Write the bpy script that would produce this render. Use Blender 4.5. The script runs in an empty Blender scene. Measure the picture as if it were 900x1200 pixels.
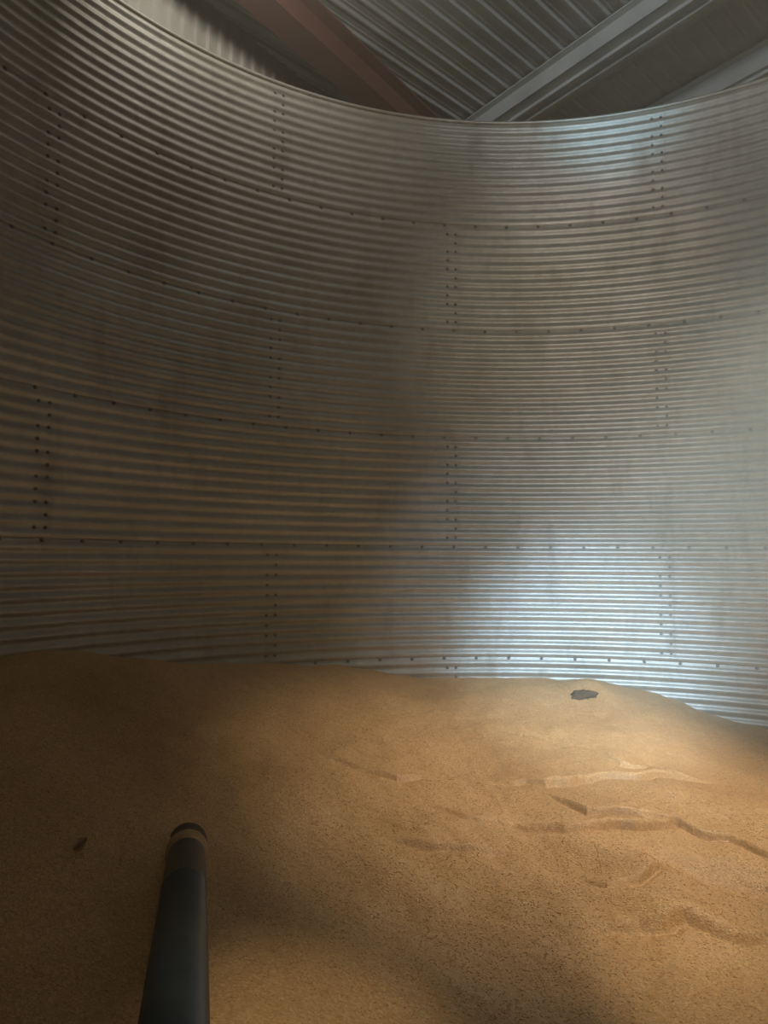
import bpy, math, numpy as np
from mathutils import Vector, Matrix
rng=np.random.default_rng(7)
C=bpy.context
col=C.scene.collection
C.scene.view_settings.view_transform='Standard'
C.scene.view_settings.look='None'

CY=2.36; R=3.19; CAMZ=2.35; RING=0.8125; NR=7; TOP=RING*NR

# ---------------------------------------------------------------- helpers
def mesh_obj(name,verts,faces,mat=None,smooth=True,parent=None):
    me=bpy.data.meshes.new(name)
    verts=np.asarray(verts,dtype=np.float32)
    if isinstance(faces,np.ndarray):
        n=len(faces);k=faces.shape[1]
        me.vertices.add(len(verts)); me.vertices.foreach_set('co',verts.ravel())
        me.loops.add(n*k); me.loops.foreach_set('vertex_index',faces.astype(np.int32).ravel())
        me.polygons.add(n)
        me.polygons.foreach_set('loop_start',np.arange(0,n*k,k,dtype=np.int32))
        me.polygons.foreach_set('loop_total',np.full(n,k,dtype=np.int32))
        me.update(calc_edges=True)
    else:
        me.from_pydata(verts.tolist(),[],faces)
    me.validate()
    if smooth: me.polygons.foreach_set('use_smooth',np.ones(len(me.polygons),dtype=bool))
    o=bpy.data.objects.new(name,me); col.objects.link(o)
    if mat: me.materials.append(mat)
    if parent: o.parent=parent
    return o
def nmat(name):
    m=bpy.data.materials.new(name); m.use_nodes=True
    nt=m.node_tree; b=nt.nodes['Principled BSDF']
    return m,nt,b
def N(nt,t,**kw):
    n=nt.nodes.new(t)
    for k,v in kw.items():
        if k in n.inputs: n.inputs[k].default_value=v
        else: setattr(n,k,v)
    return n
def ramp(nt,fac,stops):
    n=nt.nodes.new('ShaderNodeValToRGB')
    e=n.color_ramp.elements
    while len(e)<len(stops): e.new(0.5)
    for i,(p,c) in enumerate(stops):
        e[i].position=p; e[i].color=(*c,1) if len(c)==3 else c
    nt.links.new(fac,n.inputs[0]); return n
def box(verts,faces,o,u,v,w):
    o=Vector(o);u=Vector(u);v=Vector(v);w=Vector(w);b=len(verts)
    for p in (o,o+u,o+u+v,o+v,o+w,o+u+w,o+u+v+w,o+v+w): verts.append(tuple(p))
    for q in ((0,3,2,1),(4,5,6,7),(0,1,5,4),(1,2,6,5),(2,3,7,6),(3,0,4,7)): faces.append([b+i for i in q])

# ---------------------------------------------------------------- materials
def galvanized():
    m,nt,b=nmat('galvanized_steel_dusty'); L=nt.links.new
    tc=N(nt,'ShaderNodeTexCoord')
    n1=N(nt,'ShaderNodeTexNoise',Scale=1.1,Detail=5.0,Roughness=.6); L(tc.outputs['Object'],n1.inputs['Vector'])
    mp=N(nt,'ShaderNodeMapping'); mp.inputs['Scale'].default_value=(3,3,.8); L(tc.outputs['Object'],mp.inputs[0])
    n2=N(nt,'ShaderNodeTexNoise',Scale=2.0,Detail=6.0,Roughness=.7); L(mp.outputs[0],n2.inputs['Vector'])
    r1=ramp(nt,n1.outputs[0],[(.3,(.42,.385,.30)),(.7,(.57,.53,.445))])
    r2=ramp(nt,n2.outputs[0],[(.54,(0,0,0)),(.72,(.5,.5,.5))])
    mx=N(nt,'ShaderNodeMix',data_type='RGBA'); L(r2.outputs[0],mx.inputs[0]); L(r1.outputs[0],mx.inputs[6]); mx.inputs[7].default_value=(.25,.19,.13,1)
    n3=N(nt,'ShaderNodeTexNoise',Scale=16.0,Detail=5.0,Roughness=.7); L(tc.outputs['Object'],n3.inputs['Vector'])
    r3=ramp(nt,n3.outputs[0],[(.3,(.82,.82,.82)),(.7,(1.05,1.05,1.05))])
    mm=N(nt,'ShaderNodeMix',data_type='RGBA',blend_type='MULTIPLY'); mm.inputs[0].default_value=1
    L(mx.outputs[2],mm.inputs[6]); L(r3.outputs[0],mm.inputs[7]); L(mm.outputs[2],b.inputs['Base Color'])
    b.inputs['Metallic'].default_value=.58
    mr=N(nt,'ShaderNodeMapRange'); mr.inputs[3].default_value=.39; mr.inputs[4].default_value=.54
    L(n2.outputs[0],mr.inputs[0]); L(mr.outputs[0],b.inputs['Roughness'])
    bp=N(nt,'ShaderNodeBump',Strength=.08,Distance=.01); L(n3.outputs[0],bp.inputs['Height']); L(bp.outputs[0],b.inputs['Normal'])
    return m
def grain_mat():
    m,nt,b=nmat('loose_grain'); L=nt.links.new
    tc=N(nt,'ShaderNodeTexCoord')
    v=N(nt,'ShaderNodeTexVoronoi',Scale=130.0); 
    mp=N(nt,'ShaderNodeMapping'); mp.inputs['Scale'].default_value=(1,1.6,1.3); L(tc.outputs['Object'],mp.inputs[0]); L(mp.outputs[0],v.inputs['Vector'])
    n1=N(nt,'ShaderNodeTexNoise',Scale=1.6,Detail=5.0); L(tc.outputs['Object'],n1.inputs['Vector'])
    n2=N(nt,'ShaderNodeTexNoise',Scale=60.0,Detail=4.0,Roughness=.8); L(tc.outputs['Object'],n2.inputs['Vector'])
    r=ramp(nt,v.outputs['Color'],[(0,(.53,.30,.12)),(.5,(.62,.36,.15)),(1,(.80,.55,.27))])
    r1=ramp(nt,n1.outputs[0],[(.3,(.84,.80,.74)),(.7,(1.05,1.05,1.05))])
    r2=ramp(nt,n2.outputs[0],[(.3,(.86,.86,.86)),(.7,(1.08,1.08,1.08))])
    a=N(nt,'ShaderNodeMix',data_type='RGBA',blend_type='MULTIPLY'); a.inputs[0].default_value=1
    L(r.outputs[0],a.inputs[6]); L(r1.outputs[0],a.inputs[7])
    a2=N(nt,'ShaderNodeMix',data_type='RGBA',blend_type='MULTIPLY'); a2.inputs[0].default_value=1
    L(a.outputs[2],a2.inputs[6]); L(r2.outputs[0],a2.inputs[7]); L(a2.outputs[2],b.inputs['Base Color'])
    b.inputs['Roughness'].default_value=.5
    ad=N(nt,'ShaderNodeMath',operation='ADD'); L(v.outputs['Distance'],ad.inputs[0]); L(n2.outputs[0],ad.inputs[1])
    bp=N(nt,'ShaderNodeBump',Strength=.4,Distance=.004); L(ad.outputs[0],bp.inputs['Height']); L(bp.outputs[0],b.inputs['Normal'])
    return m
def simple(name,c1,c2,metal,rough,scale=6,bump=.1,stretch=(1,1,1)):
    m,nt,b=nmat(name); L=nt.links.new
    tc=N(nt,'ShaderNodeTexCoord'); mp=N(nt,'ShaderNodeMapping'); mp.inputs['Scale'].default_value=stretch
    L(tc.outputs['Object'],mp.inputs[0])
    n=N(nt,'ShaderNodeTexNoise',Scale=float(scale),Detail=6.0,Roughness=.65); L(mp.outputs[0],n.inputs['Vector'])
    r=ramp(nt,n.outputs[0],[(.3,c1),(.7,c2)]); L(r.outputs[0],b.inputs['Base Color'])
    b.inputs['Metallic'].default_value=metal; b.inputs['Roughness'].default_value=rough
    bp=N(nt,'ShaderNodeBump',Strength=bump,Distance=.01); L(n.outputs[0],bp.inputs['Height']); L(bp.outputs[0],b.inputs['Normal'])
    return m
M_WALL=galvanized(); M_GRAIN=grain_mat()
M_BOLT=simple('weathered_bolt',(.11,.09,.065),(.20,.165,.13),.4,.5,30)
M_RED=simple('red_oxide_paint',(.15,.055,.041),(.20,.077,.057),0,.65,5)
M_ROOF=simple('grey_roof_sheet',(.30,.31,.29),(.46,.47,.44),.2,.5,2)
M_PUR=simple('galvanized_purlin',(.40,.42,.40),(.54,.56,.53),.25,.45,3)
M_SIDING=simple('cream_siding',(.52,.48,.39),(.64,.60,.50),.1,.55,2)
M_TUBE=simple('dark_painted_tube',(.026,.036,.044),(.055,.070,.080),.25,.42,9)
M_COLLAR=simple('worn_collar_brass',(.40,.24,.10),(.68,.45,.22),.1,.5,20)
M_DARK=simple('inside_of_tube',(.06,.038,.022),(.12,.075,.042),0,.8,20,.5)
M_CONC=simple('concrete_floor',(.22,.21,.19),(.32,.30,.27),0,.85,3)
M_LEAF=simple('dry_leaf',(.22,.125,.06),(.30,.18,.09),0,.7,30)
M_HOLLOW=simple('hollow_shade',(.075,.045,.022),(.16,.10,.05),0,.9,25,.6)  # dark brown paints the shade inside the mound's hollow

# ---------------------------------------------------------------- bin wall
NC=400; per=12; smp=8; A=.0064
rows=[]
for k in range(NR):
    for i in range(per*smp+(1 if k==NR-1 else 0)):
        z=k*RING+i*RING/(per*smp); rows.append((z,R+A*math.cos(2*math.pi*i/smp)+.0))
    if k<NR-1:
        zt=(k+1)*RING
        rows.append((zt+.010,R+A+.001)); rows.append((zt+.0105,R+A-.005))
rows.sort(key=lambda t:t[0])
az=np.linspace(0,2*math.pi,NC,endpoint=False)
zz=np.array([r[0] for r in rows]); rr=np.array([r[1] for r in rows])
V=np.empty((len(rows),NC,3))
V[...,0]=rr[:,None]*np.sin(az); V[...,1]=CY+rr[:,None]*np.cos(az); V[...,2]=zz[:,None]
i=np.arange(len(rows)-1)[:,None]; j=np.arange(NC)[None,:]; j2=(j+1)%NC
F=np.stack([i*NC+j,(i+1)*NC+j,(i+1)*NC+j2,i*NC+j2],-1).reshape(-1,4)
wall=mesh_obj('wall_corrugated_bin',V.reshape(-1,3),F,M_WALL)
bv=[];bf=[]
def bolt(a,z,r=.0125,h=.008,rad=None):
    rad=(R+A if rad is None else rad)
    s,c=math.sin(a),math.cos(a)
    o=Vector((rad*s,CY+rad*c,z)); n=Vector((-s,-c,0)); u=Vector((c,-s,0)); w=Vector((0,0,1))
    for (r0,h0,h1,k) in ((r,-.004,.003,10),(r*.62,.003,h+.002,6)):
        b=len(bv)
        for hh in (h0,h1):
            for q in range(k):
                t=2*math.pi*q/k; bv.append(tuple(o+n*hh+u*(r0*math.cos(t))+w*(r0*math.sin(t))))
        for q in range(k): bf.append([b+q,b+(q+1)%k,b+k+(q+1)%k,b+k+q])
        bf.append([b+k+q for q in range(k)])
step=RING/per
for k in range(1,NR):
    n=84
    for q in range(n):
        bolt(2*math.pi*(q+.3*(k%2))/n,k*RING,.0125)
sheet=2*math.pi/7
for k in range(NR):
    off=math.radians(-1.6) if k%2==0 else math.radians(-29.0)
    for q in range(7):
        a=off+q*sheet
        for row in range(1,12):
            for side in (-1,1):
                if row%4!=(0 if side>0 else 2):
                    bolt(a+side*.010,k*RING+row*step,.011,.007)
bolts=mesh_obj('bolts',bv,bf,M_BOLT,False,wall)
lv=[];lf=[]
for k in range(NR):
    off=math.radians(-1.6) if k%2==0 else math.radians(-29.0)
    for q in range(7):
        a0=off+q*sheet+.017
        b=len(lv); nz=per*smp+1; aa=[a0,a0+.0012]; dd=[-.0015,.0008]
        for i2 in range(nz):
            z=k*RING+i2*RING/(nz-1); r0=R+A*math.cos(2*math.pi*i2/smp)
            for a,d in zip(aa,dd): lv.append(((r0+d)*math.sin(a),CY+(r0+d)*math.cos(a),z))
        for i2 in range(nz-1):
            lf.append([b+i2*2,b+(i2+1)*2,b+(i2+1)*2+1,b+i2*2+1])
mesh_obj('sheet_lap_edges',lv,lf,M_WALL,True,wall)
tv=[];tf=[];n=400
for q in range(n):
    a=2*math.pi*q/n
    for p in range(8):
        t=2*math.pi*p/8; rr_=R+A+.014*math.cos(t); tv.append((rr_*math.sin(a),CY+rr_*math.cos(a),TOP+.012+.014*math.sin(t)))
for q in range(n):
    for p in range(8): tf.append([q*8+p,q*8+(p+1)%8,((q+1)%n)*8+(p+1)%8,((q+1)%n)*8+p])
mesh_obj('rim',tv,tf,M_WALL,True,wall)

# ---------------------------------------------------------------- grain
EDGE=np.array([(-180,1.1),(-150,1.3),(-120,1.65),(-100,1.82),(-84,1.84),(-75.7,1.84),(-70,1.76),(-65.5,1.71),(-52.7,1.64),(-40.4,1.57),(-35.8,1.49),(-15.5,1.47),(-11,1.48),(-3.8,1.41),(3.1,1.30),(9.6,1.23),(30,1.12),(90,1.05),(140,1.05),(180,1.1)])
def vnoise(x,y,s,seed):
    r=np.random.default_rng(seed); G=r.random((64,64))
    X=x*s+31.3;Y=y*s+17.7
    xi=np.floor(X).astype(int);yi=np.floor(Y).astype(int);fx=X-xi;fy=Y-yi
    fx=fx*fx*(3-2*fx);fy=fy*fy*(3-2*fy)
    g=lambda a,b:G[a%64,b%64]
    return (g(xi,yi)*(1-fx)+g(xi+1,yi)*fx)*(1-fy)+(g(xi,yi+1)*(1-fx)+g(xi+1,yi+1)*fx)*fy-.5
CREASES=[ # polyline, slab height, width
 ([(-1.68,3.27),(-1.47,3.34),(-1.30,3.42),(-1.16,3.56)],.026,.018),
 ([(-0.97,3.74),(-0.80,3.79),(-0.65,3.84),(-0.52,3.98),(-0.42,4.05),(-0.20,4.20),(-0.04,4.30),(0.17,4.42)],.046,.024),
 ([(-1.21,3.21),(-1.05,3.28),(-0.95,3.29),(-0.80,3.33),(-0.72,3.37),(-0.50,3.42),(-0.36,3.53),(-0.20,3.60),(-0.04,3.76),(0.08,3.73),(0.20,3.76),(0.36,3.63),(0.6,3.6)],.042,.030),
 ([(-0.63,3.74),(-0.52,3.68),(-0.42,3.62),(-0.28,3.70),(-0.15,3.74),(-0.02,3.77)],.032,.022),
 ([(-0.38,3.01),(-0.28,3.00),(-0.19,3.07),(-0.10,3.20),(-0.01,3.31)],.030,.022),
 ([(-1.16,2.84),(-1.00,2.90),(-0.87,3.01),(-0.67,3.10)],.028,.035),
 ([(-0.30,2.69),(-0.15,2.78),(-0.01,2.89),(0.15,2.88),(0.32,2.93)],.036,.04),
 ([(-0.44,4.30),(-0.32,4.24),(-0.17,4.30)],.022,.02),
]
def crease_field(x,y):
    dz=np.zeros_like(x)
    wx=x+.025*vnoise(x,y,7,3)+.008*vnoise(x,y,19,8); wy=y+.05*vnoise(x,y,6,4)+.025*vnoise(x,y,15,9)+.004*vnoise(x,y,40,12)
    for pl,dep,w in CREASES:
        pl=np.array(pl); seg=np.diff(pl,axis=0); ln=np.hypot(seg[:,0],seg[:,1]); tot=ln.sum(); acc=0
        best=np.full(x.shape,9.);sg=np.zeros_like(x);tt=np.zeros_like(x)
        for k in range(len(seg)):
            px=wx-pl[k,0];py=wy-pl[k,1]
            t=np.clip((px*seg[k,0]+py*seg[k,1])/ln[k]**2,0,1)
            dx=px-t*seg[k,0];dy=py-t*seg[k,1];d=np.hypot(dx,dy)
            s=seg[k,0]*py-seg[k,1]*px
            m=d<best; best=np.where(m,d,best); sg=np.where(m,np.sign(s),sg); tt=np.where(m,(acc+t*ln[k])/tot,tt); acc+=ln[k]
        env=np.clip(np.sin(np.pi*np.clip(tt,0.0,1)),0,1)**.8
        u=best*sg
        hi=.6*np.exp(-np.maximum(u,0)/(w*6)); lo=-.40*np.exp(-np.maximum(-u,0)/(w*4))
        s_=1/(1+np.exp(-np.clip(u/(w*.28),-30,30)))
        prof=dep*(hi*s_+lo*(1-s_))-.7*dep*np.exp(-((u+.010)/(.014+w*.10))**2)
        prof=np.where(best>.6,0,prof)
        dz+=prof*env*(.85+.4*vnoise(x,y,5,21))
    return dz
def hgt(x,y):
    r=np.hypot(x,y-CY); a=np.degrees(np.arctan2(x,y-CY))
    H=sum(np.interp((a+o+180)%360-180,EDGE[:,0],EDGE[:,1]) for o in (-2.5,0,2.5))/3
    z=1.0+(H-1.0)*np.minimum(r/R,1.05)**1.3
    z=z+.05*vnoise(x,y,1.1,1)*np.clip((R-r)/.6,0,1)+.034*vnoise(x,y,3.3,2)+.016*vnoise(x,y,9,5)+.004*vnoise(x,y,28,6)
    for cx,cy,sx,sy,amp in ((-.60,5.30,.16,.16,.085),(-.95,2.42,.35,.25,-.06),(-.35,3.25,.35,.12,.045),(0.0,2.95,.3,.12,.05),(.15,3.40,.35,.12,-.08),(-1.9,3.3,.5,.5,.05),(.2,4.1,.3,.2,.04)):
        z=z+amp*np.exp(-((x-cx)/sx)**2-((y-cy)/sy)**2)
    return z+crease_field(x,y)
nr,na=560,1800
rad=np.linspace(.004,R+A,nr); aa=np.linspace(0,2*math.pi,na,endpoint=False)
X=rad[:,None]*np.sin(aa); Y=CY+rad[:,None]*np.cos(aa); Z=hgt(X,Y)
gv=np.stack([X,Y,Z],-1).reshape(-1,3)
i=np.arange(nr-1)[:,None]; j=np.arange(na)[None,:]; j2=(j+1)%na
gf=np.stack([i*na+j,(i)*na+j2,(i+1)*na+j2,(i+1)*na+j],-1).reshape(-1,4)
nk=110000
kr=R*.99*np.sqrt(rng.random(nk)); ka=rng.random(nk)*2*math.pi
kx=kr*np.sin(ka); ky=CY+kr*np.cos(ka); kz=hgt(kx,ky)+.0005
keep=(ky>1.0); kx,ky,kz=kx[keep],ky[keep],kz[keep]; n=len(kx)
yaw=rng.random(n)*2*math.pi; tilt=(rng.random(n)-.5)*.6; Lh=.004+.005*rng.random(n)**2; w=.0013+.0005*rng.random(n)
ax=np.stack([np.cos(yaw)*np.cos(tilt),np.sin(yaw)*np.cos(tilt),np.sin(tilt)],-1)
bx=np.stack([-np.sin(yaw),np.cos(yaw),np.zeros(n)],-1); cx_=np.cross(ax,bx)
P=np.stack([kx,ky,kz],-1)
kv=np.stack([P+ax*Lh[:,None],P-ax*Lh[:,None],P+bx*w[:,None],P-bx*w[:,None],P+cx_*w[:,None],P-cx_*w[:,None]],1).reshape(-1,3)
tri=np.array([(0,2,4),(0,4,3),(0,3,5),(0,5,2),(1,4,2),(1,3,4),(1,5,3),(1,2,5)])
base=len(gv)
gt=np.concatenate([gf[:,[0,1,2]],gf[:,[0,2,3]]])
kt=(np.arange(n)[:,None,None]*6+tri[None]).reshape(-1,3)+base
grain=mesh_obj('grain_pile',np.concatenate([gv,kv]),np.concatenate([gt,kt]),M_GRAIN)
cx0,cy0=-.62,5.14; cz0=float(hgt(np.array([cx0]),np.array([cy0]))[0])
v=[];f=[];nu,nv=22,12
for a_ in range(nv+1):
    th=math.pi*a_/nv
    for b_ in range(nu):
        ph=2*math.pi*b_/nu
        x_,y_,z_=math.sin(th)*math.cos(ph),math.sin(th)*math.sin(ph),math.cos(th)
        k=1+.26*math.sin(3.1*x_+2*z_+1)*math.cos(4*y_-1.3*x_)+.12*math.sin(9*x_+5*y_)
        v.append((cx0+.09*k*x_,cy0+.045*k*y_,cz0+.006+.036*k*z_+.020*x_))
for a_ in range(nv):
    for b_ in range(nu): f.append([a_*nu+b_,a_*nu+(b_+1)%nu,(a_+1)*nu+(b_+1)%nu,(a_+1)*nu+b_])
mesh_obj('dark_hollow_lump',v,f,M_HOLLOW)  # added dark lump standing in for the shaded hole in the mound

# ---------------------------------------------------------------- unloading tube (lower left)
def frame(d):
    d=d.normalized(); u=d.cross(Vector((0,0,1))).normalized(); return u,u.cross(d).normalized()
def lathe(name,p0,d,prof,mat,parent,k=40):
    u,w=frame(d); d=d.normalized(); v=[];f=[]
    for s,r in prof:
        for q in range(k):
            t=2*math.pi*q/k; v.append(tuple(p0+d*s+u*(r*math.cos(t))+w*(r*math.sin(t))))
    for i in range(len(prof)-1):
        for q in range(k): f.append([i*k+q,i*k+(q+1)%k,(i+1)*k+(q+1)%k,(i+1)*k+q])
    return mesh_obj(name,v,f,mat,True,parent)
tube=bpy.data.objects.new('grain_vacuum_tube',None); col.objects.link(tube)
tip=Vector((-1.64,2.20,1.335)); tail=Vector((-.12,.10,1.60)); d=(tail-tip); Ln=d.length
rt=.0615
lathe('barrel',tip,d,[(.16,rt-.002),(.17,rt),(.5,rt+.002),(.505,rt+.004),(.52,rt+.004),(.525,rt+.002),(1.0,rt+.005),(Ln,rt+.006),(Ln,rt),(.06,rt-.006)],M_TUBE,tube)
lathe('collar',tip,d,[(.095,rt-.003),(.095,rt+.005),(.10,rt+.009),(.113,rt+.009),(.117,rt+.004),(.125,rt+.004),(.129,rt+.009),(.147,rt+.009),(.152,rt+.005),(.165,rt-.001)],M_COLLAR,tube)
lathe('inlet_lip',tip,d,[(.11,rt-.002),(.08,rt-.002),(.075,rt+.004),(.06,rt+.004),(.055,rt-.001),(.03,rt+.001),(.01,rt+.007),(-.01,rt+.005),(-.03,rt-.006),(-.035,rt-.018),(-.02,rt-.026),(.06,rt-.02)],M_DARK,tube)
lathe('bore',tip,d,[(.0,rt-.022),(.05,rt-.02),(.06,.001)],M_DARK,tube)
lx,ly=-1.83,1.89; lz=float(hgt(np.array([lx]),np.array([ly]))[0])
lvv=[];lff=[]
for i3 in range(9):
    s=i3/8; wd=.015*math.sin(math.pi*s)**.8+.001
    for m in (-1,0,1): lvv.append((lx-.35*(s-.5)*.08+m*wd*.8+.01*math.sin(s*5),ly+(s-.5)*.09+m*wd*.5,lz+.012+.010*math.sin(math.pi*s)+abs(m)*.006))
for i3 in range(8):
    for m in range(2): lff.append([i3*3+m,i3*3+m+1,(i3+1)*3+m+1,(i3+1)*3+m])
mesh_obj('dry_leaf',lvv,lff,M_LEAF)

# ---------------------------------------------------------------- shed around the bin
def unit(a): a=math.radians(a); return Vector((math.sin(a),math.cos(a),0))
ZR=7.05
dr=unit(24); dp=unit(114)
v=[];f=[];pitch=.17;L0,L1=-16,14
npi=int(22/pitch)
prof=[(0,0),(.06,0),(.075,.022),(.095,.022),(.11,0),(.13,0.0),(.137,.006),(.147,.006),(.154,0)]
xs=[];hs=[]
for q in range(npi):
    for a_,h_ in prof: xs.append(-8+q*pitch+a_); hs.append(h_)
org=Vector((0,5,ZR))
for x_,h_ in zip(xs,hs):
    for l in (L0,L1): v.append(tuple(org+dp*x_+dr*l+Vector((0,0,-h_))))
for q in range(len(xs)-1): f.append([2*q,2*q+1,2*q+3,2*q+2])
mesh_obj('ceiling',v,f,M_ROOF,False)
def purlin(name,p,dirn,w,hh,l0,l1,mat,zt=ZR-.03):
    s=Vector((dirn.y,-dirn.x,0)); v=[];f=[]; p=Vector((p[0],p[1],0))
    st=p+dirn*l0; lv=dirn*(l1-l0)
    box(v,f,st-s*w/2+Vector((0,0,zt-hh)),lv,s*w,(0,0,.012))
    for e in (-w/2,w/2-.012,): box(v,f,st+s*e+Vector((0,0,zt-hh)),lv,s*.012,(0,0,hh))
    for e in (-w/2-.07,w/2): box(v,f,st+s*e+Vector((0,0,zt-.012)),lv,s*.07,(0,0,.012))
    for e in (-.08,.05): box(v,f,st+s*e+Vector((0,0,zt-hh-.03)),lv,s*.03,(0,0,.03))
    return mesh_obj(name,v,f,mat,False)
d2=unit(122)
purlin('roof_purlin',(-.62,6.66),d2,.40,.16,-5,9,M_PUR)
purlin('roof_purlin.001',(.55,7.45),d2,.26,.2,-7,7,M_PUR)
dred=unit(13); s=Vector((dred.y,-dred.x,0)); v=[];f=[]
p=Vector((-2.72,5.6,0)); st=p-dred*9; lv_=dred*18; zb=6.66
box(v,f,st-s*.13+Vector((0,0,zb)),lv_,s*.26,(0,0,.02))
box(v,f,st-s*.008+Vector((0,0,zb+.02)),lv_,s*.016,(0,0,.30))
box(v,f,st-s*.13+Vector((0,0,zb+.32)),lv_,s*.26,(0,0,.02))
mesh_obj('steel_beam',v,f,M_RED,False)
v=[];f=[];q0=-11;nq=int(20/.13)
pts=[]
for q in range(nq):
    for a_,h_ in ((0,0),(.05,0),(.065,.025),(.10,.025),(.115,0)): pts.append((q0+q*.13+a_,h_))
dsd=unit(13)
org=Vector((-3.40,5.6,0))
for a_,h_ in pts:
    b_=org+dsd*a_+s*h_; v.append((b_.x,b_.y,0)); v.append((b_.x,b_.y,7.0))
for q in range(len(pts)-1): f.append([2*q,2*q+1,2*q+3,2*q+2])
mesh_obj('wall_left',v,f,M_SIDING,False)
v=[];f=[]; box(v,f,(-8,-9,-.12),(20,0,0),(0,24,0),(0,0,.12)); mesh_obj('floor',v,f,M_CONC,False)

# ---------------------------------------------------------------- dusty air filling the bin
hm=bpy.data.materials.new('dusty_air'); hm.use_nodes=True; nt=hm.node_tree
nt.nodes.remove(nt.nodes['Principled BSDF'])
vs=nt.nodes.new('ShaderNodeVolumeScatter'); vs.inputs['Color'].default_value=(.95,.89,.70,1); vs.inputs['Density'].default_value=.075; vs.inputs['Anisotropy'].default_value=.1
nt.links.new(vs.outputs[0],nt.nodes['Material Output'].inputs['Volume'])
v=[];f=[]; k=64
for zc in (.95,6.55):
    for q in range(k):
        t=2*math.pi*q/k; v.append((3.17*math.sin(t),CY+3.17*math.cos(t),zc))
for q in range(k): f.append([q,k+q,k+(q+1)%k,(q+1)%k])
f.append(list(range(k))); f.append([k+q for q in range(k)][::-1])
mesh_obj('dust_haze',v,f,hm,False)

# ---------------------------------------------------------------- lights
def look(o,t): o.rotation_euler=(Vector(t)-o.location).to_track_quat('-Z','Y').to_euler()
def spot(name,loc,tgt,e,colr,size,blend,rad_):
    l=bpy.data.lights.new(name,'SPOT'); l.energy=e;l.color=colr;l.spot_size=math.radians(size);l.spot_blend=blend;l.shadow_soft_size=rad_
    o=bpy.data.objects.new(name,l);col.objects.link(o);o.location=loc;look(o,tgt);return o
def area(name,loc,tgt,e,colr,sx,sy):
    l=bpy.data.lights.new(name,'AREA'); l.shape='RECTANGLE';l.size=sx;l.size_y=sy;l.energy=e;l.color=colr
    o=bpy.data.objects.new(name,l);col.objects.link(o);o.location=loc;look(o,tgt);return o
spot('hatch_light',(.75,-.25,3.1),(-.60,5.3,1.60),2500,(.56,.81,1.0),22,1,.12)
spot('hatch_halo',(.75,-.25,3.1),(-.55,5.3,1.8),560,(.76,.88,1.0),38,1,.12)
spot('streak_light',(.75,-.25,3.6),(-.62,5.5,4.0),430,(1.0,.89,.71),32,1,.15)
spot('grain_light',(1.75,4.35,4.9),(-.38,3.98,1.3),1000,(1.0,.82,.57),46,1,.08)
spot('rim_light',(.9,-.2,4.6),(-.40,5.5,5.78),650,(.42,.82,1.0),13,1,.08)
area('upper_fill',(.7,-.2,4.6),(-.2,5.5,4.0),10,(1.0,.90,.72),.5,.9)  # added fill lamp for the upper wall, not an opening
spot('gap_light',(.4,-.3,4.8),(-.86,1.68,1.1),380,(1,.84,.58),13,1,.06)
spot('gap_light.001',(1.0,.2,4.8),(.10,2.58,1.1),460,(1,.84,.58),13,1,.06)
spot('roof_fill',(2.2,-1.4,6.0),(-.4,7.2,7.05),1150,(.90,.97,1.0),40,1,.3)  # added fill spot to brighten the underside of the roof
area('siding_fill',(-2.3,3.2,6.45),(-3.2,6.0,6.3),32,(1,.95,.85),.4,.3)  # added fill lamp, brightens the cream siding
w=bpy.data.worlds.new('World'); C.scene.world=w; w.use_nodes=True
w.node_tree.nodes['Background'].inputs[0].default_value=(.68,.57,.36,1); w.node_tree.nodes['Background'].inputs[1].default_value=.20

# ---------------------------------------------------------------- camera
fpx,pt,ro,ya=850,.064,.0055,-.385
cp,sp,cy_,sy_=math.cos(pt),math.sin(pt),math.cos(ya),math.sin(ya)
R0=Vector((cy_,-sy_,0)); U0=Vector((-sp*sy_,-sp*cy_,cp)); F0=Vector((cp*sy_,cp*cy_,sp))
xa=R0*math.cos(ro)+U0*math.sin(ro)
cam=bpy.data.cameras.new('camera'); co=bpy.data.objects.new('camera',cam); col.objects.link(co)
yax=(-F0).cross(xa)
co.matrix_world=Matrix(((xa.x,yax.x,-F0.x,0),(xa.y,yax.y,-F0.y,0),(xa.z,yax.z,-F0.z,CAMZ),(0,0,0,1)))
cam.sensor_fit='HORIZONTAL'; cam.sensor_width=36; cam.lens=36*fpx/900; cam.clip_start=.05
C.scene.camera=co
